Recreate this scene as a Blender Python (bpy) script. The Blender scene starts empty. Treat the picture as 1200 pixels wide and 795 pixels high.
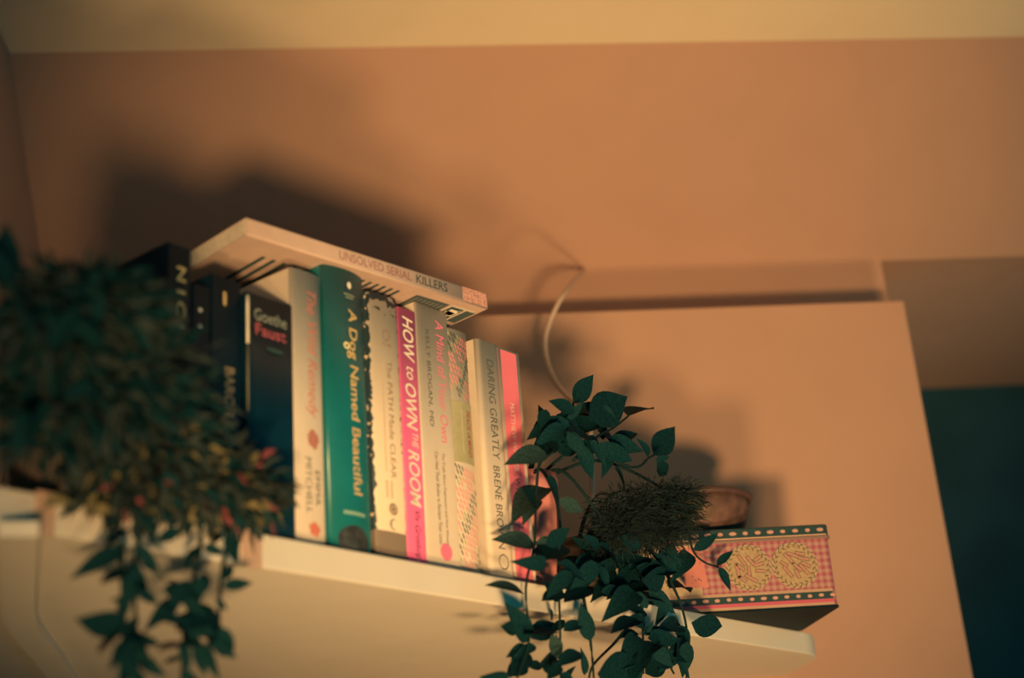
import bpy, bmesh, math, random
from mathutils import Vector, Matrix
random.seed(7)
scene = bpy.context.scene
col = scene.collection

# ------------------------------------------------------------------ camera
F, CX, CY, ZC = 1665.0, 600.0, 397.5, 1.45          # focal length in pixels, image centre, eye height
UP = Vector((-330, 4327, -1665)).normalized()        # world up, seen from the camera
AX = Vector((16400, 603, -1665)); AX = (AX - UP * AX.dot(UP)).normalized()   # direction of the back wall
AY = UP.cross(AX)
RW = Matrix((AX, AY, UP))                            # camera axes -> world axes
cam_d = bpy.data.cameras.new('camera'); cam = bpy.data.objects.new('camera', cam_d); col.objects.link(cam)
cam.matrix_world = Matrix.Translation((0, 0, ZC)) @ RW.to_4x4()
cam_d.sensor_width = 36.0; cam_d.lens = 36.0 * F / 1200.0
cam_d.clip_start = 0.02; cam_d.clip_end = 50
cam_d.dof.use_dof = True; cam_d.dof.focus_distance = 1.50; cam_d.dof.aperture_fstop = 2.8
scene.camera = cam

# ------------------------------------------------------------------ world, lamps, exposure
w = bpy.data.worlds.new('dim_room'); scene.world = w; w.use_nodes = True
w.node_tree.nodes['Background'].inputs[0].default_value = (0.03, 0.75, 0.82, 1)
w.node_tree.nodes['Background'].inputs[1].default_value = 0.29
WARM = (1.0, 0.62, 0.25)
ld = bpy.data.lights.new('clip_lamp_light', 'SPOT')       # a shaded clip lamp just below and behind the eye
ld.energy = 310; ld.color = WARM; ld.shadow_soft_size = 0.10; ld.spot_size = math.radians(36); ld.spot_blend = 1.0
lo = bpy.data.objects.new('clip_lamp_light', ld); col.objects.link(lo); lo.location = (0.08, -0.86, ZC - 0.69)
lo.rotation_euler = (Vector((0.36, 2.0, ZC + 0.80)) - lo.location).to_track_quat('-Z', 'Y').to_euler()
l2 = bpy.data.lights.new('table_lamp_light', 'SPOT')       # a shaded table lamp standing low in the room, throwing its cone up
l2.energy = 135; l2.color = WARM; l2.shadow_soft_size = 0.12; l2.spot_size = math.radians(46); l2.spot_blend = 1.0
lo2 = bpy.data.objects.new('table_lamp_light', l2); col.objects.link(lo2); lo2.location = (0.36, -0.40, ZC - 1.12)
lo2.rotation_euler = (Vector((0.50, 1.75, ZC + 0.85)) - lo2.location).to_track_quat('-Z', 'Y').to_euler()
vs = scene.view_settings
vs.view_transform = 'Standard'; vs.look = 'None'; vs.gamma = 1.0; vs.exposure = 0.0
vs.use_curve_mapping = False

# ------------------------------------------------------------------ measuring helpers
def ray(x, y): return RW @ Vector(((x - CX) / F, -(y - CY) / F, -1.0))
def atz(x, y, z): d = ray(x, y); return d * (z / d.z) + Vector((0, 0, ZC))       # z above the eye
def aty(x, y, Y): d = ray(x, y); return d * (Y / d.y) + Vector((0, 0, ZC))
SH = 0.27                                            # shelf top above the eye
A0 = atz(0, 570, SH); U = (atz(573, 674, SH) - A0).normalized(); N = Vector((-U.y, U.x, 0))
YAW = math.atan2(U.y, U.x)
def on_shelf(s, off=0.0): return A0 + U * s + N * off
def front(x, y, d=0.0):                              # the point seen at x, y that lies d in front of the shelf's front plane
    r = ray(x, y); a = A0 - Vector((0, 0, ZC)); k = (N.dot(a) - d) / N.dot(r)
    return r * k + Vector((0, 0, ZC))

# ------------------------------------------------------------------ materials
MATS = {}
def mat(name, color, rough=0.6, spec=0.4, noise=0.0, scale=60.0, bump=0.0, sheen=0.0, trans=0.0):
    if name in MATS: return MATS[name]
    m = bpy.data.materials.new(name); m.use_nodes = True; nt = m.node_tree; b = nt.nodes['Principled BSDF']
    b.inputs['Roughness'].default_value = rough; b.inputs['Specular IOR Level'].default_value = spec
    tc = nt.nodes.new('ShaderNodeTexCoord'); nz = nt.nodes.new('ShaderNodeTexNoise')
    nz.inputs['Scale'].default_value = scale; nz.inputs['Detail'].default_value = 4
    nt.links.new(tc.outputs['Object'], nz.inputs['Vector'])
    rp = nt.nodes.new('ShaderNodeValToRGB'); nt.links.new(nz.outputs['Fac'], rp.inputs[0])
    c = Vector(color)
    rp.color_ramp.elements[0].position = 0.25; rp.color_ramp.elements[1].position = 0.75
    rp.color_ramp.elements[0].color = (*(c * (1 - noise)), 1)
    rp.color_ramp.elements[1].color = (*[min(1, v) for v in c * (1 + noise)], 1)
    nt.links.new(rp.outputs[0], b.inputs['Base Color'])
    if bump:
        bp = nt.nodes.new('ShaderNodeBump'); bp.inputs['Strength'].default_value = bump; bp.inputs['Distance'].default_value = 0.002
        nt.links.new(nz.outputs['Fac'], bp.inputs['Height']); nt.links.new(bp.outputs[0], b.inputs['Normal'])
    if trans: b.inputs['Subsurface Weight'].default_value = trans
    MATS[name] = m; return m
WALL = mat('beige wall paint', (0.47, 0.275, 0.21), 0.85, 0.2, 0.03, 9, 0.1)
CEIL = mat('off white ceiling paint', (0.90, 0.74, 0.55), 0.85, 0.2, 0.03, 9, 0.1)
WHITE = mat('white shelf paint', (0.70, 0.62, 0.54), 0.5, 0.3, 0.03, 14)
PAGES = mat('paper pages', (0.72, 0.60, 0.50), 0.8, 0.2, 0.18, 300)
CREAM = mat('cream paper', (0.62, 0.52, 0.44), 0.55, 0.3, 0.03, 80)
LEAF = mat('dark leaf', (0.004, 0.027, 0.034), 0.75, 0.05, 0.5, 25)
LEAF_LIT = mat('front-lit green leaf', (0.022, 0.05, 0.05), 0.7, 0.1, 0.5, 25)  # lighter copy of the dark leaf, front light put into its colour
STEM = mat('dark stem', (0.006, 0.022, 0.026), 0.8, 0.1, 0.3, 60)

# ------------------------------------------------------------------ mesh helpers
def new_mesh(name, verts, faces, m, parent=None, smooth=False):
    me = bpy.data.meshes.new(name); me.from_pydata([tuple(v) for v in verts], [], faces); me.update()
    if smooth:
        for p in me.polygons: p.use_smooth = True
    if m: me.materials.append(m)
    o = bpy.data.objects.new(name, me); col.objects.link(o)
    if parent: o.parent = parent
    return o
def tag(o, label, cat, group=None, kind=None):
    if label: o['label'] = label
    if cat: o['category'] = cat
    if group: o['group'] = group
    if kind: o['kind'] = kind
    return o
def empty(name, loc, rz=0.0):
    o = bpy.data.objects.new(name, None); col.objects.link(o); o.location = loc; o.rotation_euler = (0, 0, rz)
    o.empty_display_size = 0.02; return o
BOXF = [(0,3,2,1),(4,5,6,7),(0,1,5,4),(1,2,6,5),(2,3,7,6),(3,0,4,7)]
def box(name, lo, hi, m, parent=None, bevel=0.0):
    (x0,y0,z0),(x1,y1,z1) = lo, hi
    v = [(x0,y0,z0),(x1,y0,z0),(x1,y1,z0),(x0,y1,z0),(x0,y0,z1),(x1,y0,z1),(x1,y1,z1),(x0,y1,z1)]
    o = new_mesh(name, v, BOXF, m, parent)
    if bevel:
        bm = bmesh.new(); bm.from_mesh(o.data)
        bmesh.ops.bevel(bm, geom=bm.edges[:], offset=bevel, segments=2, affect='EDGES', profile=0.5)
        bm.to_mesh(o.data); bm.free()
    return o
def prism(name, pts, z0, z1, m, parent=None, bevel=0.0):
    n = len(pts)
    v = [(p[0], p[1], z0) for p in pts] + [(p[0], p[1], z1) for p in pts]
    f = [tuple(range(n))[::-1], tuple(range(n, 2*n))] + [(i, (i+1) % n, n+(i+1) % n, n+i) for i in range(n)]
    o = new_mesh(name, v, f, m, parent)
    if bevel:
        bm = bmesh.new(); bm.from_mesh(o.data)
        es = [e for e in bm.edges if abs(e.verts[0].co.z - e.verts[1].co.z) < 1e-6]
        bmesh.ops.bevel(bm, geom=es, offset=bevel, segments=2, affect='EDGES', profile=0.5)
        bm.to_mesh(o.data); bm.free()
    return o
def tube_data(pts, r, seg=6, r2=None):
    pts = [Vector(p) for p in pts]; vs_, fs = [], []; n = len(pts)
    for i, p in enumerate(pts):
        t = (pts[min(i+1, n-1)] - pts[max(i-1, 0)]).normalized()
        a = t.cross(Vector((0, 0, 1)));  a = a if a.length > 1e-3 else t.cross(Vector((0, 1, 0)))
        a.normalize(); b = t.cross(a)
        rr = r if r2 is None else r + (r2 - r) * i / (n - 1)
        for k in range(seg):
            an = 2 * math.pi * k / seg; vs_.append(p + a * rr * math.cos(an) + b * rr * math.sin(an))
    for i in range(n - 1):
        for k in range(seg):
            k2 = (k + 1) % seg; fs.append((i*seg+k, i*seg+k2, (i+1)*seg+k2, (i+1)*seg+k))
    fs.append(tuple(range(seg))[::-1]); fs.append(tuple(range((n-1)*seg, n*seg)))
    return vs_, fs
def tube(name, pts, r, m, parent=None, seg=6, r2=None):
    v, f = tube_data(pts, r, seg, r2); return new_mesh(name, v, f, m, parent, True)
def spline(pts, k=6):
    pts = [Vector(p) for p in pts]; out = []
    for i in range(len(pts) - 1):
        p0, p1, p2, p3 = pts[max(i-1, 0)], pts[i], pts[i+1], pts[min(i+2, len(pts)-1)]
        for j in range(k):
            t = j / k
            out.append(0.5 * ((2*p1) + (p2-p0)*t + (2*p0-5*p1+4*p2-p3)*t*t + (3*p1-p0-3*p2+p3)*t**3))
    out.append(pts[-1]); return out
def lathe(name, prof, m, parent=None, seg=40):
    v, f = [], []; n = len(prof)
    for k in range(seg):
        a = 2 * math.pi * k / seg
        for r, z in prof: v.append((r*math.cos(a), r*math.sin(a), z))
    for k in range(seg):
        k2 = (k + 1) % seg
        for i in range(n - 1): f.append((k*n+i, k2*n+i, k2*n+i+1, k*n+i+1))
    return new_mesh(name, v, f, m, parent, True)

# ------------------------------------------------------------------ the room
XL, YP, YB = -0.511, 1.96, 2.15                      # left wall, boxed-out wall, back wall
ZJ = 0.948 + ZC; SL = math.tan(math.radians(41)); YE = 1.859; ZE = ZJ + SL * (YB - YE)   # slope foot and head
XR = 2.2
FLOOR = mat('dark floorboards', (0.10, 0.06, 0.04), 0.6, 0.3, 0.3, 6)
def struct(o, label, cat='wall'): return tag(o, label, cat, kind='structure')
struct(box('wall_left', (XL - 0.12, -0.9, 0.0), (XL, YB + 0.12, ZE + 0.1), WALL), 'beige painted side wall left of the corner shelf')
struct(box('floor', (XL - 0.12, -2.2, -0.05), (XR + 0.1, 2.9, 0.0), FLOOR), 'dark wooden floor below the shelf', 'floor')
OX0, OX1, YD = 0.875, 2.2, 2.85                     # the recess right of the boxed-out wall runs back to a dark door
struct(box('wall_back', (XL, YB, 0.0), (OX0, YB + 0.12, ZJ + 0.05), WALL), 'beige back wall showing above the boxed-out wall')
struct(box('wall_right', (XL, YP, 0.0), (0.8115 * YP / 1.93, YB, 0.785 * YP / 1.93 + ZC), WALL, None, 0.004), 'boxed-out beige wall with a square top edge behind the shelf')
struct(box('door_1', (OX0, YD, 0.0), (OX1, YD + 0.04, ZJ), mat('dark teal door paint', (0.016, 0.060, 0.085), 0.7, 0.2, 0.25, 5)), 'dark door closing the recess beside the boxed-out wall', 'door')
struct(box('ceiling_recess', (OX0, YB, ZJ), (OX1, YD + 0.04, ZJ + 0.1), WALL), 'low beige ceiling of the recess in front of the dark door', 'ceiling')
struct(box('wall_recess', (OX1, YB, 0.0), (OX1 + 0.1, YD + 0.04, ZJ + 0.1), WALL), 'beige side wall of the recess beside the dark door')
t = 0.1
cs = [(YB, ZJ), (YE, ZE), (YE, ZE + t), (YB + 0.1, ZJ + t - 0.03)]
n = 4
struct(new_mesh('ceiling_slope', [(XL, y, z) for y, z in cs] + [(XR, y, z) for y, z in cs],
    [(0,1,2,3), (7,6,5,4)] + [(i, n+i, n+(i+1) % n, (i+1) % n) for i in range(n)], WALL),
    'sloping beige strip of ceiling above the shelf', 'ceiling')
struct(box('ceiling', (XL - 0.12, -0.9, ZE), (XR, YE, ZE + 0.1), CEIL), 'flat off-white ceiling meeting the slope', 'ceiling')

# ------------------------------------------------------------------ corner shelf
TH = 0.027; ZS = SH + ZC
sl = (XL - A0.x) / U.x
pts = [on_shelf(sl), on_shelf(1.13)]
c0 = on_shelf(1.13); R_ = 0.105; cen = c0 + N * R_
for i in range(1, 9):
    a = YAW - math.pi/2 + (math.pi/2 - YAW) * i / 8
    pts.append(cen + Vector((math.cos(a), math.sin(a), 0)) * R_)
pts += [Vector((pts[-1].x, YP, 0)), Vector((XL, YP, 0))]
shelf = tag(empty('corner_shelf', (XL, YP, ZS - TH)), 'thick white corner shelf carrying the books, plants and tin', 'shelf')
def loc(p): return Vector(p) - shelf.location
prism('board', [loc(p) for p in pts], 0, TH, WHITE, shelf, 0.0015)
EDGE_SHADE = mat('beige edge shade', (0.52, 0.34, 0.27), 0.6, 0.3, 0.05, 60)
for px in (52, 294):                                 # beige slips on the front edge, shadow patches painted as colour
    v0 = front(px - 11, 600, 0); v1 = front(px + 11, 600, 0)
    s0, s1 = (v0 - A0).dot(U), (v1 - A0).dot(U)
    o = box('edge_shadow', (s0, -0.0016, -TH - 0.0016), (s1, 0.0, 0.0016), EDGE_SHADE, shelf)
    o.location = loc(Vector((A0.x, A0.y, ZS))); o.rotation_euler.z = YAW
br = [atz(x, y, SH - TH - 0.006) for x, y in ((22, 622), (22, 660), (22, 700), (26, 728), (42, 752), (62, 778), (85, 812))]
vv, ff = [], []
sp = spline(br, 4)
for i, p in enumerate(sp):
    tdir = (sp[min(i+1, len(sp)-1)] - sp[max(i-1, 0)]); side = Vector((tdir.y, -tdir.x, 0)).normalized() * 0.0125
    for q, z in ((p - side, 0.006), (p + side, 0.006), (p + side, -0.004), (p - side, -0.004)):
        l = loc(q); vv.append((l.x, l.y, -0.006 + z))
for i in range(len(sp) - 1):
    for k in range(4): ff.append((i*4+k, i*4+(k+1) % 4, (i+1)*4+(k+1) % 4, (i+1)*4+k))
ff += [(3, 2, 1, 0), tuple(range(len(vv)-4, len(vv)))]
new_mesh('bracket', vv, ff, WHITE, shelf)

# ------------------------------------------------------------------ books
def add_text(s, m, parent, fit, place, name='lettering', shear=0.0, bold=0.0):
    """fit = (length, height or None); place maps text (tx, ty) to local coordinates"""
    c = bpy.data.curves.new('txt', 'FONT'); c.body = s; c.shear = shear; c.offset = bold; c.resolution_u = 3
    o = bpy.data.objects.new('txt', c); col.objects.link(o)
    bpy.context.view_layer.update()
    me = bpy.data.meshes.new_from_object(o.evaluated_get(bpy.context.evaluated_depsgraph_get()))
    bpy.data.objects.remove(o); bpy.data.curves.remove(c)
    xs = [v.co.x for v in me.vertices]; ys = [v.co.y for v in me.vertices]
    x0, x1, y0, y1 = min(xs), max(xs), min(ys), max(ys)
    kx = fit[0] / (x1 - x0); ky = kx if fit[1] is None else fit[1] / (y1 - y0)
    for v in me.vertices:
        v.co = place((v.co.x - x0) * kx, (v.co.y - (y0 + y1) / 2) * ky)
    me.name = name; me.materials.clear(); me.materials.append(m)
    r = bpy.data.objects.new(name, me); col.objects.link(r); r.parent = parent; return r

class Book:
    def __init__(self, name, label, s0, s1, h, off=0.012, depth=0.165, cover=CREAM, bulge=0.0, corner=0.0016, hard=False,
                 group='books standing on the corner shelf', loc=None, rot=None, lean=0.0):
        self.w, self.h, self.b, self.cr = s1 - s0, h, bulge, corner
        self.root = empty(name, on_shelf(s0, off) + Vector((0, 0, 0.0004)) if loc is None else loc, YAW)
        if lean: self.root.rotation_euler = (0, lean, YAW)
        if rot is not None: self.root.rotation_euler = rot.to_euler()
        tag(self.root, label, 'book', group)
        W, D = self.w, depth; tc = 0.0022 if hard else 0.0007
        xs = [0, 0.15, 0.35, 0.6, 1.0]
        prof = [(0, D)] + [(corner*(1-math.cos(a)), corner*(1-math.sin(a)) + self.y0(corner*(1-math.cos(a)))) for a in [i*math.pi/2/4 for i in range(5)]]
        m_ = 7
        prof += [(corner + (W-2*corner)*i/m_, self.y0(corner + (W-2*corner)*i/m_)) for i in range(1, m_)]
        prof += [(W - corner*(1-math.cos(a)), corner*(1-math.sin(a)) + self.y0(corner*(1-math.cos(a)))) for a in [(4-i)*math.pi/2/4 for i in range(5)]]
        prof += [(W, D)]
        def inner(p):
            x = min(max(p[0], tc), W - tc); return (x, p[1] + (tc if p[1] < D * 0.9 else 0))
        n = len(prof); v = []
        for z in (0, h):
            v += [(x, y, z) for x, y in prof] + [(*inner(p), z) for p in prof]
        f = []
        for i in range(n - 1):
            f += [(i, i+1, 2*n+i+1, 2*n+i), (n+i+1, n+i, 3*n+i, 3*n+i+1), (i+1, i, n+i, n+i+1), (2*n+i, 2*n+i+1, 3*n+i+1, 3*n+i)]
        f += [(0, 2*n, 3*n, n), (n-1, 2*n-1, 4*n-1, 3*n-1)]
        self.cover = new_mesh('cover', v, f, cover, self.root)
        for i, p in enumerate(self.cover.data.polygons): p.use_smooth = (i % 4 == 0)
        self.cover.data.polygons[0].use_smooth = False
        e = 0.003 if hard else 0.0003
        bb = bulge + tc + 0.001
        box('pages', (tc + 0.0001, max(tc, corner) + 0.0012, e), (W - tc - 0.0001, D - (0.003 if hard else 0.0006), h - e), PAGES, self.root)
    def y0(self, x):                                  # the spine's surface
        u = 2 * x / self.w - 1; return -self.b * (1 - u*u)
    def down(self, s, m, ztop, x, length, height=None, **k):      # reads from the top down
        return add_text(s, m, self.root, (length, height), lambda tx, ty: (x + ty, self.y0(x + ty) - 0.0003, self.h - ztop - tx), **k)
    def across(self, s, m, ztop, x, length, height=None, **k):
        return add_text(s, m, self.root, (length, height), lambda tx, ty: (x + tx, self.y0(x + tx) - 0.0003, self.h - ztop + ty), **k)
    def patch(self, name, m, x0, x1, zt0, zt1, lift=0.00015, parent=None, n=8):
        v, f = [], []
        for i in range(n + 1):
            x = x0 + (x1 - x0) * i / n
            v += [(x, self.y0(x) - lift, self.h - zt0), (x, self.y0(x) - lift, self.h - zt1)]
        for i in range(n): f.append((2*i, 2*i+1, 2*i+3, 2*i+2))
        return new_mesh(name, v, f, m, parent or self.root)
    def disc(self, name, m, x, zt, r, lift=0.0003, ry=None, n=18, hole=0.0):
        ry = ry or r; v, f = [], []
        if hole:
            for i in range(n):
                a = 2*math.pi*i/n
                for k in (1, hole):
                    xx = x + r*k*math.cos(a); v.append((xx, self.y0(xx) - lift, self.h - zt + ry*k*math.sin(a)))
            f = [(2*i, 2*((i+1) % n), 2*((i+1) % n)+1, 2*i+1) for i in range(n)]
        else:
            v = [(x, self.y0(x) - lift, self.h - zt)]; K = 4
            for k in range(1, K + 1):
                for i in range(n):
                    a = 2*math.pi*i/n; xx = min(max(x + r*k/K*math.cos(a), 0.001), self.w - 0.001)
                    v.append((xx, self.y0(xx) - lift, max(0.0002, self.h - zt + ry*k/K*math.sin(a))))
            f = [(0, 1 + i, 1 + (i+1) % n) for i in range(n)]
            for k in range(K - 1): f += [(1+k*n+i, 1+(k+1)*n+i, 1+(k+1)*n+(i+1) % n, 1+k*n+(i+1) % n) for i in range(n)]
        return new_mesh(name, v, f, m, self.root)

INK = mat('dark ink', (0.03, 0.07, 0.08), 0.6, 0.2)
GREYINK = mat('grey ink', (0.10, 0.11, 0.12), 0.6, 0.2)
REDINK = mat('pale red ink', (0.62, 0.20, 0.17), 0.6, 0.2)
PINKINK = mat('pink ink', (0.85, 0.20, 0.33), 0.6, 0.2)
GOLD = mat('gold foil', (0.75, 0.50, 0.22), 0.4, 0.5)
WINK = mat('white ink', (0.86, 0.76, 0.66), 0.6, 0.2)
BLACK = mat('black cover', (0.003, 0.020, 0.040), 0.5, 0.2, 0.2, 30)
BLACKG = mat('glossy black cover', (0.003, 0.022, 0.045), 0.3, 0.2, 0.2, 30)

# black books at the shadowed end
b = Book('paperback_book', 'tall black book with large pale capitals, standing in the foliage', 0.143, 0.167, 0.228, cover=BLACK)
b.down('N I C K', GOLD, 0.018, 0.014, 0.062, 0.009, bold=0.02)
b = Book('paperback_book', 'thin black book with small pale dots on its spine, between two taller black books', 0.1685, 0.187, 0.200, cover=BLACK)
for zt in (0.022, 0.036): b.disc('dot', WINK, 0.008, zt, 0.0016)
b = Book('paperback_book', 'black book lettered with a city name in worn gold capitals', 0.188, 0.2195, 0.214, cover=BLACK)
b.down('BARCELONA', mat('worn gold', (0.34, 0.24, 0.14), 0.5, 0.4), 0.078, 0.019, 0.075, 0.010, bold=0.02)
b.down('i', GOLD, 0.012, 0.014, 0.014, 0.003)
b = Book('paperback_book', 'thick glossy black book with grey and red title across the spine', 0.222, 0.2735, 0.206, off=0.007, cover=BLACKG, corner=0.0028)
b.across('Goethe', mat('pale grey ink', (0.30, 0.32, 0.28)), 0.018, 0.0075, 0.036, 0.0105)
b.across('Faust', mat('crimson ink', (0.40, 0.09, 0.11)), 0.031, 0.0085, 0.034, 0.0105, bold=0.015)
tube('edge_highlight', [(0.0012, 0.0012, b.h - z) for z in (0.003, 0.012, 0.030, 0.046)], 0.0016, mat('painted edge highlight', (0.75, 0.66, 0.54)), b.root, 6, 0.0012)  # cream tube paints a highlight along the spine's left corner
tube('edge_highlight', [(0.0012, 0.0012, b.h - z) for z in (0.046, 0.07, 0.105)], 0.0012, mat('dim edge highlight', (0.16, 0.15, 0.10)), b.root, 6, 0.0009)  # lower, dimmer end of the painted highlight
b.disc('emblem', mat('faint ink', (0.03, 0.06, 0.06)), 0.030, 0.046, 0.010, ry=0.002)

# white hardback
b = Book('hardback_book', 'white hardback with a red handwritten title and small flowers', 0.2755, 0.3115, 0.246, cover=CREAM, bulge=0.0025, corner=0.002, hard=True)
b.down('The Wild Remedy', REDINK, 0.017, 0.0205, 0.118, 0.015, shear=0.25)
ROSE = mat('dried rose ink', (0.50, 0.20, 0.17), 0.6, 0.2, 0.3, 400)
for x, zt, r in ((0.0205, 0.151, 0.0044), (0.0245, 0.1535, 0.0038), (0.0185, 0.156, 0.0036), (0.0225, 0.1585, 0.0034), (0.0175, 0.1525, 0.003)): b.disc('flower', ROSE, x, zt, r, ry=r*1.3)
b.down('EMMA', GREYINK, 0.181, 0.0255, 0.030, 0.0064)
b.down('MITCHELL', GREYINK, 0.171, 0.0150, 0.048, 0.0064)
for x, zt, r in ((0.0205, 0.229, 0.0034), (0.0245, 0.2315, 0.0030), (0.0180, 0.234, 0.0028), (0.0225, 0.2355, 0.0026), (0.0165, 0.230, 0.0022)): b.disc('flower', mat('red flower ink', (0.70, 0.19, 0.13), 0.6, 0.2, 0.3, 400), x, zt, r)

# green hardback
GREEN = mat('green dust jacket', (0.008, 0.145, 0.165), 0.33, 0.5, 0.12, 40)
b = Book('hardback_book', 'thick dark green hardback with gold title, tallest of the row', 0.3145, 0.3665, 0.261, cover=GREEN, bulge=0.0055, corner=0.003, hard=True)
b.disc('emblem', WINK, 0.028, 0.015, 0.0026, ry=0.0034)
for zt, l in ((0.0235, 0.014), (0.0265, 0.010)): b.patch('small_print', mat('dim gold', (0.25, 0.28, 0.2)), 0.028 - l/2, 0.028 + l/2, zt, zt + 0.0016)
b.down('A Dog Named Beautiful', GOLD, 0.038, 0.0300, 0.172, 0.0145, bold=0.015)
b.disc('gold_glint', mat('bright gold glint', (0.95, 0.80, 0.42), 0.35), 0.0225, 0.0745, 0.0034, hole=0.45)  # bright ring painted as a glint on the embossed gold title
b.patch('author_script', mat('pale green ink', (0.28, 0.45, 0.36)), 0.014, 0.040, 0.2255, 0.2285)
b.disc('dog_photo', mat('dark fur print', (0.05, 0.055, 0.06), 0.6, 0.2, 0.6, 120), 0.026, 0.251, 0.0185, ry=0.0135)

# cream book with black branch pattern
def branch_mat(W, H):
    m = bpy.data.materials.new('cream cover with black branches'); m.use_nodes = True; nt = m.node_tree; bs = nt.nodes['Principled BSDF']
    L = nt.links.new; nd = nt.nodes.new
    tc = nd('ShaderNodeTexCoord'); sp_ = nd('ShaderNodeSeparateXYZ'); L(tc.outputs['Object'], sp_.inputs[0])
    def mth(op, a, b_=None):
        q = nd('ShaderNodeMath'); q.operation = op
        for i, v in enumerate((a, b_)):
            if v is None: continue
            if isinstance(v, (int, float)): q.inputs[i].default_value = v
            else: L(v, q.inputs[i])
        return q.outputs[0]
    x, y, z = sp_.outputs
    dx = mth('MINIMUM', mth('ABSOLUTE', x), mth('ABSOLUTE', mth('SUBTRACT', W, x)))
    dtop = mth('MULTIPLY', mth('ABSOLUTE', mth('SUBTRACT', H, z)), 0.13)
    d = mth('MINIMUM', dx, dtop)
    side = mth('GREATER_THAN', y, 0.003)
    d = mth('MULTIPLY', d, mth('SUBTRACT', 1.0, mth('MULTIPLY', side, 1.0)))
    edge = mth('SUBTRACT', 1.0, mth('MINIMUM', mth('DIVIDE', d, 0.0042), 1.0))
    nz = nd('ShaderNodeTexNoise'); nz.inputs['Scale'].default_value = 130; nz.inputs['Detail'].default_value = 3; L(tc.outputs['Object'], nz.inputs['Vector'])
    val = mth('GREATER_THAN', mth('ADD', mth('MULTIPLY', edge, 0.42), nz.outputs['Fac']), 0.80)
    foot = mth('LESS_THAN', z, 0.026)
    mx = nd('ShaderNodeMix'); mx.data_type = 'RGBA'; L(val, mx.inputs[0]); mx.inputs[6].default_value = (0.84, 0.66, 0.50, 1); mx.inputs[7].default_value = (0.03, 0.06, 0.08, 1)
    m2 = nd('ShaderNodeMix'); m2.data_type = 'RGBA'; L(foot, m2.inputs[0]); L(mx.outputs[2], m2.inputs[6]); m2.inputs[7].default_value = (0.22, 0.17, 0.14, 1)
    L(m2.outputs[2], bs.inputs['Base Color']); bs.inputs['Roughness'].default_value = 0.55; return m
b = Book('hardback_book', 'cream book edged with a black branch pattern and a brown foot band', 0.3715, 0.4115, 0.252, cover=branch_mat(0.040, 0.252), corner=0.0014, bulge=0.0015)
TAN = mat('tan ink', (0.30, 0.20, 0.15))
b.disc('emblem', TAN, 0.022, 0.040, 0.005, ry=0.006, hole=0.75)
b.across('THE', TAN, 0.0495, 0.0155, 0.013, 0.003)
b.down('The PATH Made CLEAR', TAN, 0.065, 0.0245, 0.112, 0.0068)
b.patch('small_print', mat('pale tan ink', (0.62, 0.45, 0.34)), 0.0145, 0.0158, 0.068, 0.172)
for x in (0.014, 0.020): b.patch('small_print', mat('pale tan ink', (0.62, 0.45, 0.34)), x, x + 0.0022, 0.180, 0.196)
b.disc('emblem', TAN, 0.022, 0.2055, 0.0055, hole=0.6)
b.disc('emblem', TAN, 0.022, 0.2055, 0.0025)
v_, f_ = [], []
for i in range(9):
    a = math.pi*0.75 - math.pi*1.5*i/8 + math.pi
    a = math.radians(45) + math.radians(270)*i/8
    for r in (0.0052, 0.0030 + 0.0022*abs(i-4)/4):
        xx = 0.022 + r*math.cos(a); v_.append((xx, b.y0(xx) - 0.0003, b.h - 0.2195 + r*math.sin(a)))
f_ = [(2*i, 2*i+1, 2*i+3, 2*i+2) for i in range(8)]
new_mesh('crescent', v_, f_, INK, b.root)

# bright pink book
PINK = mat('bright pink cover', (0.86, 0.155, 0.36), 0.45, 0.4, 0.04, 60)
b = Book('paperback_book', 'bright pink book with big slanting white capitals', 0.412, 0.4375, 0.247, cover=PINK)
b.down('HOW', WINK, 0.008, 0.0135, 0.045, 0.0145, shear=0.2, bold=0.012)
b.down('to', WINK, 0.058, 0.014, 0.013, 0.010, shear=0.2)
b.down('OWN', WINK, 0.075, 0.0135, 0.045, 0.0145, shear=0.2, bold=0.012)
b.down('THE', WINK, 0.123, 0.0165, 0.014, 0.008, shear=0.2)
b.down('ROOM', WINK, 0.140, 0.0135, 0.053, 0.0145, shear=0.2, bold=0.012)
b.down('Viv Groskop', mat('plum ink', (0.09, 0.025, 0.06)), 0.197, 0.0135, 0.044, 0.010, shear=0.3)
b.disc('dot', WINK, 0.0135, 0.2415, 0.001)

# cream book, pink title
b = Book('paperback_book', 'cream book with pink title and round pink emblem at the foot', 0.438, 0.4845, 0.259, cover=CREAM)
b.down('A Mind of Your Own', PINKINK, 0.012, 0.0335, 0.124, 0.0115, shear=0.08)
b.down('KELLY BROGAN, MD', GREYINK, 0.025, 0.015, 0.098, 0.0065)
b.down('The Truth About Depression and How Women', GREYINK, 0.147, 0.0285, 0.088, 0.0048)
b.down('Can Heal Their Bodies to Reclaim Their Lives', GREYINK, 0.147, 0.0195, 0.088, 0.0048)
b.disc('emblem', PINKINK, 0.026, 0.2415, 0.0082)
b.patch('small_print', mat('pale pink ink', (0.80, 0.42, 0.42)), 0.018, 0.036, 0.2535, 0.2555)

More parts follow.
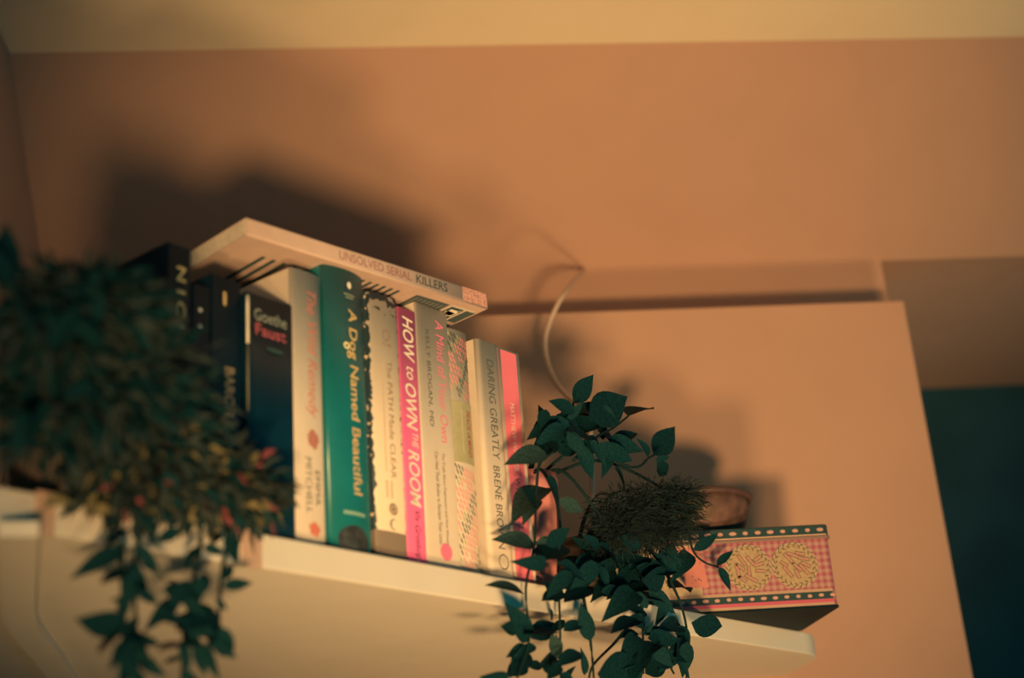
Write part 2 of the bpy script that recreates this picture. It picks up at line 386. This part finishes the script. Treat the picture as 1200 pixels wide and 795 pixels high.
# dashed pattern book
b = Book('hardback_book', 'cream book patterned with black, pink and green dashes and an olive label', 0.486, 0.5175, 0.246, off=0.016, cover=CREAM, bulge=0.0025, hard=True, corner=0.002)
rng = random.Random(3)
cl = {'black': (INK, []), 'pink': (mat('coral ink', (0.82, 0.26, 0.28)), []), 'green': (mat('olive ink', (0.36, 0.38, 0.20)), [])}
for zt0, zt1 in ((0.002, 0.074), (0.138, 0.243)):
    rows = int((zt1 - zt0) / 0.0056)
    for r in range(rows):
        for c in range(7):
            x = 0.0022 + c * 0.0041 + (r % 2) * 0.002 + rng.uniform(-.0004, .0004); zt = zt0 + 0.003 + r * 0.0056 + c * 0.0010
            if zt > zt1 - 0.003: continue
            ph = math.sin(zt * 95 + c * 0.75) + 0.35 * rng.uniform(-1, 1)
            k = 'black' if ph > 0.62 else ('green' if ph > 0.30 else 'pink')
            if rng.random() < 0.06: continue
            cl[k][1].append((x, zt))
for k, (m_, pts_) in cl.items():
    v_, f_ = [], []
    for x, zt in pts_:
        i0 = len(v_)
        dx, dz = 0.0017, 0.0026
        for a, c in ((-1, -.75), (-.2, -1), (1, .75), (.2, 1)):
            xx = min(max(x + dx*a*0.95, 0.0006), b.w - 0.0006); v_.append((xx, b.y0(xx) - 0.0003, b.h - zt - dz*c))
        f_.append((i0, i0+1, i0+2, i0+3))
    new_mesh(k + '_dashes', v_, f_, m_, b.root)['kind'] = 'stuff'
OLIVE = mat('olive label', (0.40, 0.36, 0.22), 0.6, 0.3, 0.08, 200)
b.patch('label', OLIVE, 0.0003, b.w - 0.0003, 0.075, 0.137, 0.0004)
b.down('PEACE of MIND', mat('brick ink', (0.42, 0.08, 0.07)), 0.083, 0.0235, 0.047, 0.0062, bold=0.01).location.y = -0.0004
b.patch('small_print', mat('pale olive ink', (0.55, 0.48, 0.32)), 0.0125, 0.0138, 0.083, 0.127, 0.0006)

# cream book with grey capitals
b = Book('paperback_book', 'plain cream book with one line of grey serif capitals', 0.5215, 0.5560, 0.241, off=0.006, cover=CREAM, corner=0.0045)
b.down('DARING GREATLY', GREYINK, 0.019, 0.0185, 0.104, 0.0105)
b.down('BREN\u00c9 BROWN', GREYINK, 0.130, 0.0185, 0.082, 0.0125)
b.disc('emblem', GREYINK, 0.0185, 0.2245, 0.0075, hole=0.85)

# pink panel book
b = Book('paperback_book', 'cream book with a wide coral pink spine panel beside the leafy plant', 0.5575, 0.5980, 0.244, cover=CREAM)
CORAL = mat('coral pink panel', (0.88, 0.19, 0.27), 0.5, 0.4, 0.04, 60)
b.patch('pink_panel', CORAL, 0.0085, 0.0345, 0.002, b.h)
b.patch('red_line', mat('red line', (0.78, 0.16, 0.20)), 0.0006, 0.0036, 0.002, b.h)
b.down('MATTHEW WALKER', mat('pale pink lettering', (0.86, 0.62, 0.58)), 0.058, 0.0215, 0.072, 0.0072)
b.down('WHY WE SLEEP', INK, 0.136, 0.0215, 0.070, 0.0072)

# the book lying on top
ZL = SH + 0.2615
pl, pr = atz(289, 275, ZL), atz(572, 362, ZL)
ud = pr - pl; Lb = ud.length; yaw2 = math.atan2(ud.y, ud.x)
LCOV = mat('cream pink cover', (0.54, 0.38, 0.33), 0.55, 0.35, 0.06, 60)
b = Book('paperback_book', 'cream paperback lying flat across the tops of the standing books', 0, 0.0165, Lb, depth=0.165, cover=LCOV, group=None,
         loc=pr, rot=Matrix.Rotation(yaw2, 3, 'Z') @ Matrix.Rotation(-math.pi/2, 3, 'Y'))
b.down('UNSOLVED SERIAL', mat('faded red ink', (0.27, 0.10, 0.11)), 0.100, 0.0085, 0.086, 0.0085)
b.down('KILLERS', INK, 0.192, 0.0085, 0.040, 0.0090, bold=0.01)
MOT = mat('mottled red print', (0.55, 0.28, 0.24), 0.6, 0.3, 0.55, 350)
b.patch('printed_corner', MOT, 0.001, 0.0155, Lb - 0.034, Lb - 0.001)
def under(name, m, zt0, zt1, y0, y1, lift=0.0003):
    h = b.h
    return new_mesh(name, [(-lift, y0, h - zt0), (-lift, y0, h - zt1), (-lift, y1, h - zt1), (-lift, y1, h - zt0)], [(0, 1, 2, 3)], m, b.root)
for i in range(5): under('text_line', INK, 0.036 + i*0.0115, 0.0405 + i*0.0115, 0.028, 0.145)
for i in range(6): under('text_line', INK, 0.140 + i*0.0085, 0.1435 + i*0.0085, 0.016, 0.13)
under('dark_panel', mat('slate print', (0.06, 0.09, 0.10)), 0.205, 0.2475, 0.014, 0.13)
for i in range(7): under('text_line', mat('slate text', (0.22, 0.20, 0.2)), 0.209 + i*0.0053, 0.2108 + i*0.0053, 0.018, 0.07, 0.0006)
under('barcode_box', CREAM, 0.2495, 0.292 if Lb > 0.295 else Lb - 0.006, 0.012, 0.05, 0.0003)
under('code_panel', INK, 0.252, 0.2685, 0.016, 0.046, 0.0006)
for i in range(9):
    r = random.Random(i); under('code_mark', WINK, 0.2525 + r.random()*0.013, 0.2545 + r.random()*0.013, 0.018 + r.random()*0.02, 0.021 + r.random()*0.02, 0.0009)
under('code_panel', mat('slate print', (0.06, 0.09, 0.10)), 0.2715, 0.283, 0.016, 0.046, 0.0006)
under('dark_panel', mat('slate print', (0.06, 0.09, 0.10)), 0.2495, 0.285, 0.054, 0.13)

# ------------------------------------------------------------------ patterned tin
TX1, TY0, TWd, TDp, TH_ = 0.525, 1.585, 0.275, 0.165, 0.0965
tin = tag(empty('storage_tin', (TX1 - TWd, TY0, ZS)), 'oblong tin with pink check, round medallions and dotted dark bands, overhanging the shelf', 'tin')
def check_mat():
    m = bpy.data.materials.new('pink gingham print'); m.use_nodes = True; nt = m.node_tree; bs = nt.nodes['Principled BSDF']; L = nt.links.new; nd = nt.nodes.new
    tc = nd('ShaderNodeTexCoord'); sp_ = nd('ShaderNodeSeparateXYZ'); L(tc.outputs['Object'], sp_.inputs[0])
    def stripe(o):
        a = nd('ShaderNodeMath'); a.operation = 'MULTIPLY'; L(o, a.inputs[0]); a.inputs[1].default_value = 125
        f = nd('ShaderNodeMath'); f.operation = 'FRACT'; L(a.outputs[0], f.inputs[0])
        g = nd('ShaderNodeMath'); g.operation = 'GREATER_THAN'; L(f.outputs[0], g.inputs[0]); g.inputs[1].default_value = 0.5; return g.outputs[0]
    s = nd('ShaderNodeMath'); s.operation = 'ADD'; L(stripe(sp_.outputs[0]), s.inputs[0]); L(stripe(sp_.outputs[2]), s.inputs[1])
    h = nd('ShaderNodeMath'); h.operation = 'MULTIPLY'; L(s.outputs[0], h.inputs[0]); h.inputs[1].default_value = 0.5
    rp = nd('ShaderNodeValToRGB'); L(h.outputs[0], rp.inputs[0])
    rp.color_ramp.elements[0].color = (0.38, 0.22, 0.19, 1); rp.color_ramp.elements[1].color = (0.30, 0.062, 0.105, 1)
    L(rp.outputs[0], bs.inputs['Base Color']); bs.inputs['Roughness'].default_value = 0.45; return m
GING = check_mat()
TDARK = mat('dark enamel', (0.02, 0.045, 0.05), 0.4, 0.4, 0.2, 90)
TBASE = mat('tin underside', (0.004, 0.014, 0.020), 0.55, 0.08, 0.2, 30)
TPINK = mat('tin pink', (0.45, 0.08, 0.14), 0.45); TBEIGE = mat('tin beige', (0.40, 0.25, 0.19), 0.45, 0.4, 0.08, 60)
TCREAM = mat('tin cream', (0.45, 0.32, 0.22), 0.5, 0.4, 0.12, 120); TDOT = mat('tin dots', (0.48, 0.25, 0.22), 0.5)
def rrect(x0, y0, x1, y1, r, k=4):
    p = []
    for cx_, cy_, a0 in ((x1-r, y0+r, -90), (x1-r, y1-r, 0), (x0+r, y1-r, 90), (x0+r, y0+r, 180)):
        for i in range(k + 1):
            a = math.radians(a0 + 90*i/k); p.append((cx_ + r*math.cos(a), cy_ + r*math.sin(a)))
    return p
prism('base', rrect(0, 0, TWd, TDp, 0.006), 0.0, 0.0025, TBASE, tin)
prism('body', rrect(0.001, 0.001, TWd - 0.001, TDp - 0.001, 0.006), 0.0025, 0.080, GING, tin)
prism('lid_rim', rrect(-0.0012, -0.0012, TWd + 0.0012, TDp + 0.0012, 0.006), 0.0795, 0.0835, mat('lid rim', (0.20, 0.12, 0.11), 0.4, 0.5), tin, 0.0008)
lid = prism('lid', rrect(0, 0, TWd, TDp, 0.006), 0.0835, TH_, TDARK, tin, 0.0015)
def fpatch(name, m, x0, x1, z0, z1, y=0.0004, parent=tin):
    return new_mesh(name, [(x0, y, z0), (x1, y, z0), (x1, y, z1), (x0, y, z1)], [(0, 1, 2, 3)], m, parent)
xi, xo = 0.006, TWd - 0.006
fpatch('beige_line', TBEIGE, xi, xo, 0.0028, 0.0058); fpatch('pink_line', TPINK, xi, xo, 0.0058, 0.0098)
fpatch('dark_band', TDARK, xi, xo, 0.0098, 0.0182); fpatch('beige_line', TBEIGE, xi, xo, 0.0182, 0.0215)
def fdisc(name, m, cx_, cz_, rx, rz, y, n=14, parent=tin):
    return new_mesh(name, [(cx_ + rx*math.cos(2*math.pi*i/n), y, cz_ + rz*math.sin(2*math.pi*i/n)) for i in range(n)], [tuple(range(n))], m, parent)
for i in range(20): fdisc('dot', TDOT, 0.012 + i*0.0135, 0.0140 + random.uniform(-.0004, .0004), random.uniform(.0026, .0040), 0.0020, 0.0001, 8)
for i in range(18): fdisc('dot', TDOT, 0.013 + i*0.0148, 0.0900, random.uniform(.0030, .0046), 0.0022, -0.0004, 8)
fpatch('gold_line', mat('pale gold line', (0.66, 0.42, 0.30)), 0.004, TWd - 0.004, 0.0838, 0.0848, -0.0003)
fpatch('cream_label', TCREAM, xi, 0.118, 0.0217, 0.0795, 0.0005)
pp = [(0.098, 0.030), (0.126, 0.030), (0.120, 0.077), (0.090, 0.077)]
new_mesh('pink_panel', [(x, 0.0002, z) for x, z in pp], [(0, 1, 2, 3)], mat('watermelon pink', (0.50, 0.17, 0.15), 0.5, 0.4, 0.06, 90), tin)
r2 = random.Random(5)
for i in range(14): fdisc('seed_mark', INK, r2.uniform(0.098, 0.120), r2.uniform(0.034, 0.072), 0.0006, 0.0011, -0.0001, 6)
for zz, xa, xb in ((0.046, 0.070, 0.094), (0.066, 0.04, 0.085), (0.036, 0.05, 0.09)):
    for i in range(6):
        x = xa + (xb - xa) * i / 6
        fpatch('script_mark', mat('brown script', (0.14, 0.10, 0.08)), x, x + (xb - xa) / 9, zz + r2.uniform(-.001, .001), zz + r2.uniform(.0022, .0042), 0.0)
MED = mat('medallion cream', (0.36, 0.25, 0.15), 0.5, 0.4, 0.22, 220); MRING = mat('medallion rim', (0.42, 0.31, 0.23), 0.5)
FIG = mat('figure pink', (0.40, 0.20, 0.16), 0.5, 0.4, 0.1, 200); FSH = mat('figure outline', (0.045, 0.045, 0.04), 0.5)
for k, cx_ in enumerate((0.1745, 0.2290)):
    cz_ = 0.0500; R0 = 0.0268
    fdisc('medallion', MED, cx_, cz_, R0, R0, -0.0001, 32)
    n = 32; v_ = []
    for i in range(n):
        a = 2*math.pi*i/n
        for r in (R0, R0*0.955): v_.append((cx_ + r*math.cos(a), -0.0004, cz_ + r*math.sin(a)))
    new_mesh('medallion_rim', v_, [(2*i, 2*((i+1) % n), 2*((i+1) % n)+1, 2*i+1) for i in range(n)], MRING, tin)
    for i in range(22):                               # the braided border
        a = 2*math.pi*i/22
        for da, dr in ((0.0, 0.93), (0.09, 0.84)):
            c_ = Vector((cx_ + R0*dr*math.cos(a+da), 0, cz_ + R0*dr*math.sin(a+da)))
            t_ = Vector((-math.sin(a), 0, math.cos(a))) * 0.0028; q_ = Vector((math.cos(a), 0, math.sin(a))) * 0.0019 * (1 if dr > .9 else -1)
            y_ = Vector((0, -0.0005, 0))
            new_mesh('braid_mark', [c_ - t_ + q_ + y_, c_ + t_*0.2 - q_*0.4 + y_, c_ + t_ - q_*1.4 + y_, c_ + q_*0.7 + y_], [(0, 1, 2, 3)], FSH, tin)
    strokes = ([(-.010,.014,-.004,.004),(-.014,.004,-.012,-.010),(-.013,.004,-.006,-.002),(.000,.000,.000,-.008),(-.004,-.009,.007,-.016),(.000,.012,.006,.004),(.008,.002,.017,.004),(.009,-.004,.017,-.005),(.008,.008,.015,.012),(-.012,-.010,-.006,-.015)],
               [(-.010,.013,-.002,.003),(-.013,-.002,-.006,-.012),(-.002,.002,.006,-.006),(.000,-.006,.003,-.014),(.006,.000,.014,-.010),(.006,.008,.016,.006),(-.006,.014,.004,.010),(.004,.014,.012,.012),(.009,.002,.017,-.002),(-.015,.004,-.010,.000)])[k]
    for sx, sz, ex, ez in strokes:
        d_ = Vector((ex - sx, 0, ez - sz)); p_ = Vector((-d_.z, 0, d_.x)).normalized()
        s_ = Vector((cx_ + sx, 0, cz_ + sz)); e_ = Vector((cx_ + ex, 0, cz_ + ez))
        for nm, m_, wd, y_ in (('figure_outline', FSH, 0.0034, -0.0004), ('figure', FIG, 0.0024, -0.0006)):
            yy = Vector((0, y_, 0)); x_ = d_.normalized() * (wd * 0.5)
            new_mesh(nm, [s_ - x_ + p_*wd*.6 + yy, s_ - x_ - p_*wd*.6 + yy, e_ + x_ - p_*wd*.7 + yy, e_ + x_ + p_*wd*.7 + yy], [(0, 1, 2, 3)], m_, tin)

# wooden bowl on the tin
bowl = tag(empty('wooden_bowl', (0.388, TY0 + 0.074, ZS + TH_)), 'round dark brown wooden bowl standing on the patterned tin', 'bowl')
WOOD = mat('mottled brown wood', (0.11, 0.056, 0.046), 0.6, 0.3, 0.45, 70, 0.4)
lathe('vessel', [(0, 0.0), (0.036, 0.0), (0.047, 0.004), (0.057, 0.016), (0.064, 0.034), (0.0665, 0.048), (0.061, 0.048), (0.052, 0.022), (0.036, 0.008), (0, 0.006)], WOOD, bowl)
lathe('rim', [(0.0665, 0.0455), (0.0700, 0.0465), (0.0712, 0.0505), (0.0685, 0.0535), (0.0640, 0.0530), (0.0615, 0.0485), (0.0645, 0.0455), (0.0665, 0.0455)], mat('dark rim wood', (0.08, 0.04, 0.038), 0.5, 0.4, 0.3, 60), bowl)

# ------------------------------------------------------------------ white cable
cb = [aty(684, 316, YB - 0.008), aty(675, 326, 1.96), aty(664, 341, 1.83), aty(653, 358, 1.80), aty(643, 382, 1.79), aty(639, 402, 1.785), aty(642, 425, 1.77), aty(652, 449, 1.74), aty(668, 468, 1.71), aty(690, 490, 1.66)]
pb = Vector((cb[-1].x - 0.012, cb[-1].y + 0.01, ZS + 0.0045)); cb += [(cb[-1] + pb) / 2, pb]
tag(tube('power_cable', spline(cb, 5), 0.0035, mat('white cable', (0.62, 0.44, 0.36), 0.5), None, 8), 'thin white cable looping from the ceiling joint down behind the plant', 'cable')

# ------------------------------------------------------------------ plants
def leaf_mesh(name, wid, fold, curl, m):
    n = 8; v, f = [], []
    for i in range(n + 1):
        t = i / n; wd = wid * 2.25 * t ** 0.72 * (1 - t) ** 1.22 if 0 < t < 1 else 0.0
        z = -curl * t * t
        v += [(-wd, t, z + fold*wd), (0, t, z), (wd, t, z + fold*wd)]
    for i in range(n):
        f += [(3*i, 3*i+1, 3*i+4, 3*i+3), (3*i+1, 3*i+2, 3*i+5, 3*i+4)]
    me = bpy.data.meshes.new(name); me.from_pydata(v, [], f); me.materials.append(m)
    for p in me.polygons: p.use_smooth = True
    return me
LM = [leaf_mesh('leaf', 0.31, 0.35, 0.10, LEAF), leaf_mesh('leaf', 0.27, 0.5, 0.22, LEAF), leaf_mesh('leaf', 0.34, 0.25, -0.08, LEAF)]
LG = [leaf_mesh('leaf', 0.29, 0.35, 0.10, LEAF_LIT), leaf_mesh('leaf', 0.31, 0.4, 0.2, LEAF_LIT)]
prng = random.Random(11)
def leaf(root, p, q, meshes=LM, face=None, wide=1.0):
    p, q = Vector(p), Vector(q); ydir = q - p; L_ = ydir.length; ydir.normalize()
    nrm = Vector((prng.uniform(-.55, .55), -1, prng.uniform(-.5, .7))) if face is None else Vector(face)
    x_ = ydir.cross(nrm).normalized(); z_ = x_.cross(ydir)
    o = bpy.data.objects.new('leaf', prng.choice(meshes)); col.objects.link(o); o.parent = root
    M = Matrix((x_ * L_ * wide, ydir * L_, z_ * L_)).transposed().to_4x4(); M.translation = p - root.location
    o.matrix_local = M; return o
def fronds(name, root, m, cen, rad, count, length, width, seed, droop=0.5):
    """fine feathery foliage nobody could count"""
    r = random.Random(seed); v, f = [], []
    for _ in range(count):
        while True:
            q = Vector((r.gauss(0, .5), r.gauss(0, .5), r.gauss(0, .5)))
            if q.length < 1.5: break
        p = Vector((cen[0] + q.x*rad[0], cen[1] + q.y*rad[1], cen[2] + q.z*rad[2]))
        d = Vector((q.x + r.uniform(-.7, .7), q.y + r.uniform(-.7, .7), q.z*0.6 + r.uniform(-.7, .7))).normalized()
        L_ = length * r.uniform(.6, 1.3); s = d.cross(Vector((r.uniform(-1, 1), -1, r.uniform(-1, 1)))).normalized() * width * r.uniform(.7, 1.3)
        mid = p + d*L_*.5; e = p + d*L_ - Vector((0, 0, droop*L_*.4))
        if any((N.dot(a - A0) > -0.003 and ZS - TH - .003 < a.z < ZS + 0.001) or (N.dot(a - A0) > 0.006 and a.z < ZS + .24 and 0.14 < U.dot(a - A0) < 0.6) or
               (a.y > TY0 - 0.004 and a.x > TX1 - TWd - .004) for a in (p, mid - s, mid + s, e)): continue
        i = len(v)
        v += [p, mid - s, mid + s, e]; f += [(i, i+1, i+3, i+2)]
    v = [Vector(a) - root.location for a in v]
    o = new_mesh(name, v, f, m, root); o['kind'] = 'stuff'; return o
def clay_pot(root, r0, r1, h, m):
    lathe('pot', [(0, 0), (r0, 0), (r0 + 0.002, 0.003), (r1, h*0.82), (r1 + 0.003, h*0.83), (r1 + 0.004, h), (r1, h), (r1 - 0.003, h*0.9), (0, h*0.88)], m, root)
    lathe('soil', [(0, h*0.9), (r1 - 0.002, h*0.9), (r1-0.002, h*0.88), (0, h*0.88)], mat('dark soil', (0.03, 0.03, 0.025), 0.9, 0.1, 0.4, 200), root)

def fr(x, y, d=0.03):                                # a spot in front of the shelf, kept clear of the tin
    p = front(x, y, d)
    return aty(x, y, TY0 - 0.045) if p.y > TY0 - 0.045 else p
# -- leafy trailing plant in the pink pot
pb_ = on_shelf(0.635, 0.045); pb_.z = ZS
pA = tag(empty('trailing_plant', pb_), 'dark green trailing plant with pointed leaves in a dusky pink pot beside the tin', 'plant')
clay_pot(pA, 0.024, 0.031, 0.125, mat('dusky pink glaze', (0.55, 0.20, 0.20), 0.5, 0.4, 0.1, 40))
stems = [
  [(668, 560), (668, 500), (672, 472)], [(672, 540), (700, 512), (718, 502), (736, 488)], [(690, 560), (740, 548), (760, 537), (767, 533)],
  [(668, 560), (648, 528), (632, 545), (628, 590), (626, 640), (616, 690), (620, 750), (606, 795)],
  [(670, 560), (655, 600), (654, 670), (656, 730), (657, 800)], [(672, 560), (700, 600), (745, 660), (752, 700), (754, 790)],
  [(754, 705), (745, 722), (722, 752), (695, 780), (690, 800)], [(690, 560), (780, 575), (800, 600), (806, 617), (812, 645), (825, 659), (842, 665)],
  [(760, 640), (785, 680), (800, 715), (806, 752), (804, 800)], [(684, 700), (692, 750), (696, 800)], [(757, 755), (775, 765), (790, 790)]]
SP = []
for st in stems:
    P3 = [fr(x, y, 0.028) for x, y in st]
    if st[0][1] == 560: P3[0] = pA.location + Vector((0, 0, 0.112)); P3.insert(1, (P3[0] + P3[1]) / 2 + Vector((0, -.01, 0.03)))
    sp = spline(P3, 5); SP.append(sp)
    tube('stem', [p - pA.location for p in sp], 0.0019, STEM, pA, 5, 0.0011)
leaves = [((672,472),(693,441)), ((674,482),(640,471)), ((690,492),(729,468)), ((702,474),(722,499)), ((736,488),(766,472)), ((718,521),(751,500)),
  ((760,536),(752,514)), ((766,534),(788,503)), ((768,540),(786,535)), ((770,542),(784,560)), ((640,531),(594,540)), ((640,572),(599,596)), ((632,586),(612,608)),
  ((626,638),(580,629)), ((626,637),(668,647)), ((655,585),(686,602)), ((614,696),(571,681)), ((620,752),(596,708)), ((622,749),(655,727)), ((615,756),(591,771)),
  ((596,796),(559,791)), ((646,744),(658,777)), ((680,765),(652,779)), ((692,752),(681,706)), ((685,792),(684,760)), ((810,730),(852,737)), ((789,735),(818,767)),
  ((762,752),(788,782)), ((806,752),(799,796)), ((800,750),(776,788)), ((812,645),(845,625)), ((840,663),(860,643)), ((842,665),(858,693)), ((808,648),(794,673)),
  ((793,669),(764,648)), ((784,690),(815,680)), ((746,744),(731,772)), ((660,740),(690,725)), ((700,790),(735,770)), ((752,795),(722,776)), ((756,790),(780,772)),
  ((640,480),(632,505)), ((668,500),(636,488)), ((660,498),(628,520)), ((700,505),(735,530)), ((690,515),(715,548)), ((676,520),(700,565)), ((665,505),(690,540)),
  ((650,500),(618,512)), ((700,520),(748,545)), ((712,515),(752,530)), ((720,548),(740,575)), ((660,640),(625,665)), ((655,660),(690,680)), ((700,640),(735,660)),
  ((735,655),(770,690)), ((745,670),(715,700)), ((700,660),(670,690)), ((640,660),(608,660)), ((720,660),(760,650)), ((760,690),(790,720)), ((752,700),(785,705)),
  ((770,660),(800,640)), ((690,690),(660,712)), ((670,670),(640,700)), ((640,640),(665,620)), ((750,640),(720,630)), ((780,700),(770,735)), ((640,560),(660,590)),
  ((628,590),(608,575)), ((754,760),(740,795)), ((657,780),(640,800)), ((657,790),(678,800)), ((790,770),(812,795)), ((780,640),(800,665))]
for i, (a, c) in enumerate(leaves):
    d = 0.028 + prng.uniform(-0.012, 0.022)
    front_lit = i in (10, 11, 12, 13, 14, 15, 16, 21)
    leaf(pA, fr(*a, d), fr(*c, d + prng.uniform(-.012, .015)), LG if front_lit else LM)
for i in range(84):                                   # the dense middle of the plant
    if i < 22: a = (prng.uniform(640, 715), prng.uniform(488, 528))
    elif i < 52: a = (prng.uniform(650, 785), prng.uniform(640, 700))
    else: a = (prng.choice((612, 622, 654, 657, 690, 752, 755, 775, 800)) + prng.uniform(-8, 8), prng.uniform(700, 800))
    an = prng.uniform(0, 6.28); l = prng.uniform(22, 38); d = prng.uniform(-0.005, 0.035) if a[0] < 740 else prng.uniform(0.03, 0.05)
    leaf(pA, fr(*a, max(d, 0.008)), fr(a[0] + l*math.cos(an), a[1] + l*math.sin(an) * .8 + 4, max(d, 0.008) + prng.uniform(-.004, .02)))
# -- feathery fern beside the tin
ctr = fr(758, 607, 0.035)
pf = on_shelf(0.735, 0.045); pf.z = ZS
pB = tag(empty('feathery_fern', pf), 'soft feathery fern with brownish green fronds in front of the wooden bowl', 'plant')
clay_pot(pB, 0.024, 0.032, 0.07, mat('brown pot', (0.10, 0.07, 0.06), 0.6, 0.3, 0.1, 40))
FERN = mat('brownish fern', (0.012, 0.021, 0.024), 0.9, 0.05, 0.4, 30); FERN2 = mat('olive fern', (0.09, 0.085, 0.05), 0.9, 0.05, 0.4, 30)
for k in range(16):
    an = k * 0.8; e = ctr + Vector((0.05*math.cos(an), 0.02*math.sin(an*1.7), 0.034*math.sin(an)))
    s0 = pB.location + Vector((0.012*math.cos(an), 0.012*math.sin(an), 0.062))
    tube('frond_stem', [p - pB.location for p in spline([s0, (s0 + e)/2 + Vector((0, -.005, .025)), e], 5)], 0.0011, STEM, pB, 4, 0.0006)
FB = [(735, 603, .030, .024), (768, 592, .032, .022), (757, 626, .036, .020), (798, 586, .020, .016), (720, 622, .020, .020), (785, 610, .026, .020)]
for k, (x, y, rx, rz) in enumerate(FB):
    fronds('fine_fronds', pB, FERN, fr(x, y, 0.035), (rx, 0.018, rz), 1500, 0.012, 0.0005, 21 + k)
fronds('light_fronds', pB, FERN2, fr(790, 590, 0.045), (0.030, 0.015, 0.016), 90, 0.014, 0.0005, 40)

# -- big soft plant at the near end of the shelf
plc = on_shelf(0.085, 0.05); plc.z = ZS
pC = tag(empty('trailing_plant', plc), 'bushy mixed plant with pink flecks trailing over the shelf in front of the black books', 'plant')
clay_pot(pC, 0.035, 0.045, 0.085, mat('brown pot', (0.10, 0.07, 0.06)))
stemsL = [[(150, 560), (160, 600), (158, 680), (160, 760), (162, 810)], [(150, 560), (200, 580), (235, 620), (225, 690), (215, 760), (213, 805)],
  [(150, 560), (240, 570), (265, 620), (258, 690), (256, 740)], [(150, 560), (120, 600), (140, 650), (146, 735), (150, 800)], [(150, 560), (100, 480), (60, 420), (20, 350), (5, 330)],
  [(150, 560), (130, 430), (95, 360), (80, 335)], [(150, 560), (190, 470), (180, 400), (150, 350)]]
for st in stemsL:
    P3 = [front(x, y, 0.035 if y > 560 else 0.035 + min(.11, (560 - y) * .0006)) for x, y in st]; P3[0] = pC.location + Vector((0, 0, 0.076)); P3.insert(1, (P3[0] + P3[1]) / 2 + Vector((0, -.01, 0.03)))
    tube('stem', [p - pC.location for p in spline(P3, 5)], 0.0022, STEM, pC, 5, 0.0013)
ll = [((143,645),(86,672)), ((147,734),(84,722)), ((143,738),(117,772)), ((261,687),(298,683)), ((259,680),(275,660)), ((257,734),(276,778)), ((206,680),(176,674)),
  ((253,700),(267,719)), ((250,712),(210,744)), ((150,620),(120,640)), ((160,640),(185,665)), ((158,690),(190,710)), ((160,700),(130,705)), ((215,690),(245,735)), ((222,680),(196,720)),
  ((228,720),(205,745)), ((160,740),(190,765)), ((160,750),(140,790)), ((162,770),(195,795)), ((213,750),(222,790)), ((235,640),(212,668)), ((238,640),(266,650)),
  ((268,620),(282,665)), ((190,690),(235,700)), ((180,720),(225,735)), ((150,660),(175,695)), ((213,770),(190,780)),
  ((5,340),(8,264)), ((12,335),(-14,280)), ((40,400),(20,345)), ((80,340),(58,302)), ((85,345),(110,318)), ((95,370),(130,345)), ((70,390),(45,340)), ((100,390),(112,312)), ((60,410),(95,350)),
  ((120,400),(85,370)), ((140,370),(105,345)), ((150,370),(175,335)), ((30,380),(62,360)), ((55,440),(25,470)), ((30,480),(18,540)), ((60,470),(30,520)), ((130,430),(170,400)), ((110,450),(70,470))]
for a, c in ll:
    d = prng.uniform(0.03, 0.06) if a[1] > 560 else prng.uniform(0.09, 0.17)
    leaf(pC, front(*a, d), front(*c, d + prng.uniform(-.01, .015)), LM, None, 1.0)
for i in range(34):                                   # the curtain of trailing leaves
    x, y = prng.choice((158, 160, 146, 215, 225, 240)) + prng.uniform(-8, 8), prng.uniform(600, 790)
    an = prng.uniform(0.3, 2.8); l = prng.uniform(30, 50); d = prng.uniform(.03, .055)
    leaf(pC, front(x, y, d), front(x + l*math.cos(an), y + l*math.sin(an), d + prng.uniform(-.006, .01)))
YEL = mat('yellow green leaf', (0.17, 0.14, 0.07), 0.8, 0.1, 0.4, 40); DPINK = mat('dusty pink petals', (0.20, 0.055, 0.065), 0.8, 0.1, 0.4, 40)
DOL = mat('dull olive', (0.028, 0.040, 0.042), 0.9, 0.05, 0.5, 40)
LY = [leaf_mesh('leaf', 0.3, 0.3, 0.15, YEL)]; LP = [leaf_mesh('leaf', 0.32, 0.3, 0.15, DPINK)]
for x, y in ((288,545),(205,600),(130,560),(215,560),(262,575),(185,600),(70,585),(120,595),(240,600)):
    an = prng.uniform(-.6, .6); leaf(pC, front(x - 18, y, 0.04), front(x + 18, y + 14*math.sin(an), 0.045), LY)
for x, y in ((170,505),(165,580),(185,540),(240,590),(262,600),(150,470),(175,480),(205,545)):
    leaf(pC, front(x, y + 12, 0.05), front(x + prng.uniform(-6, 6), y - 12, 0.05), LP)
CB = [(105, 352, .12, .028, .016), (138, 372, .11, .022, .018), (62, 385, .11, .020, .020), (85, 390, .10, .030, .026), (145, 432, .09, .036, .034), (200, 520, .05, .034, .036), (60, 465, .06, .024, .036), (150, 510, .06, .042, .034), (225, 570, .04, .042, .016), (285, 585, .03, .022, .018), (255, 568, .035, .026, .020), (175, 465, .06, .030, .035), (110, 440, .09, .04, .035), (160, 570, .04, .036, .016)]
for k, (x, y, d, rx, rz) in enumerate(CB):
    c_ = front(x, y, d); low = y > 505
    fronds('dark_fronds', pC, LEAF, c_, (rx, 0.03, rz), 330 if not low else 150, 0.019, 0.0026, 60 + k)
    fronds('olive_fronds', pC, DOL, c_, (rx, 0.03, rz), 260 if not low else 260, 0.019, 0.0024, 70 + k)
    if low: fronds('light_fronds', pC, YEL, c_, (rx, 0.03, rz), 45, 0.016, 0.0028, 80 + k)
    if y > 440: fronds('pink_fronds', pC, DPINK, c_, (rx, 0.03, rz), 16, 0.016, 0.0026, 90 + k)
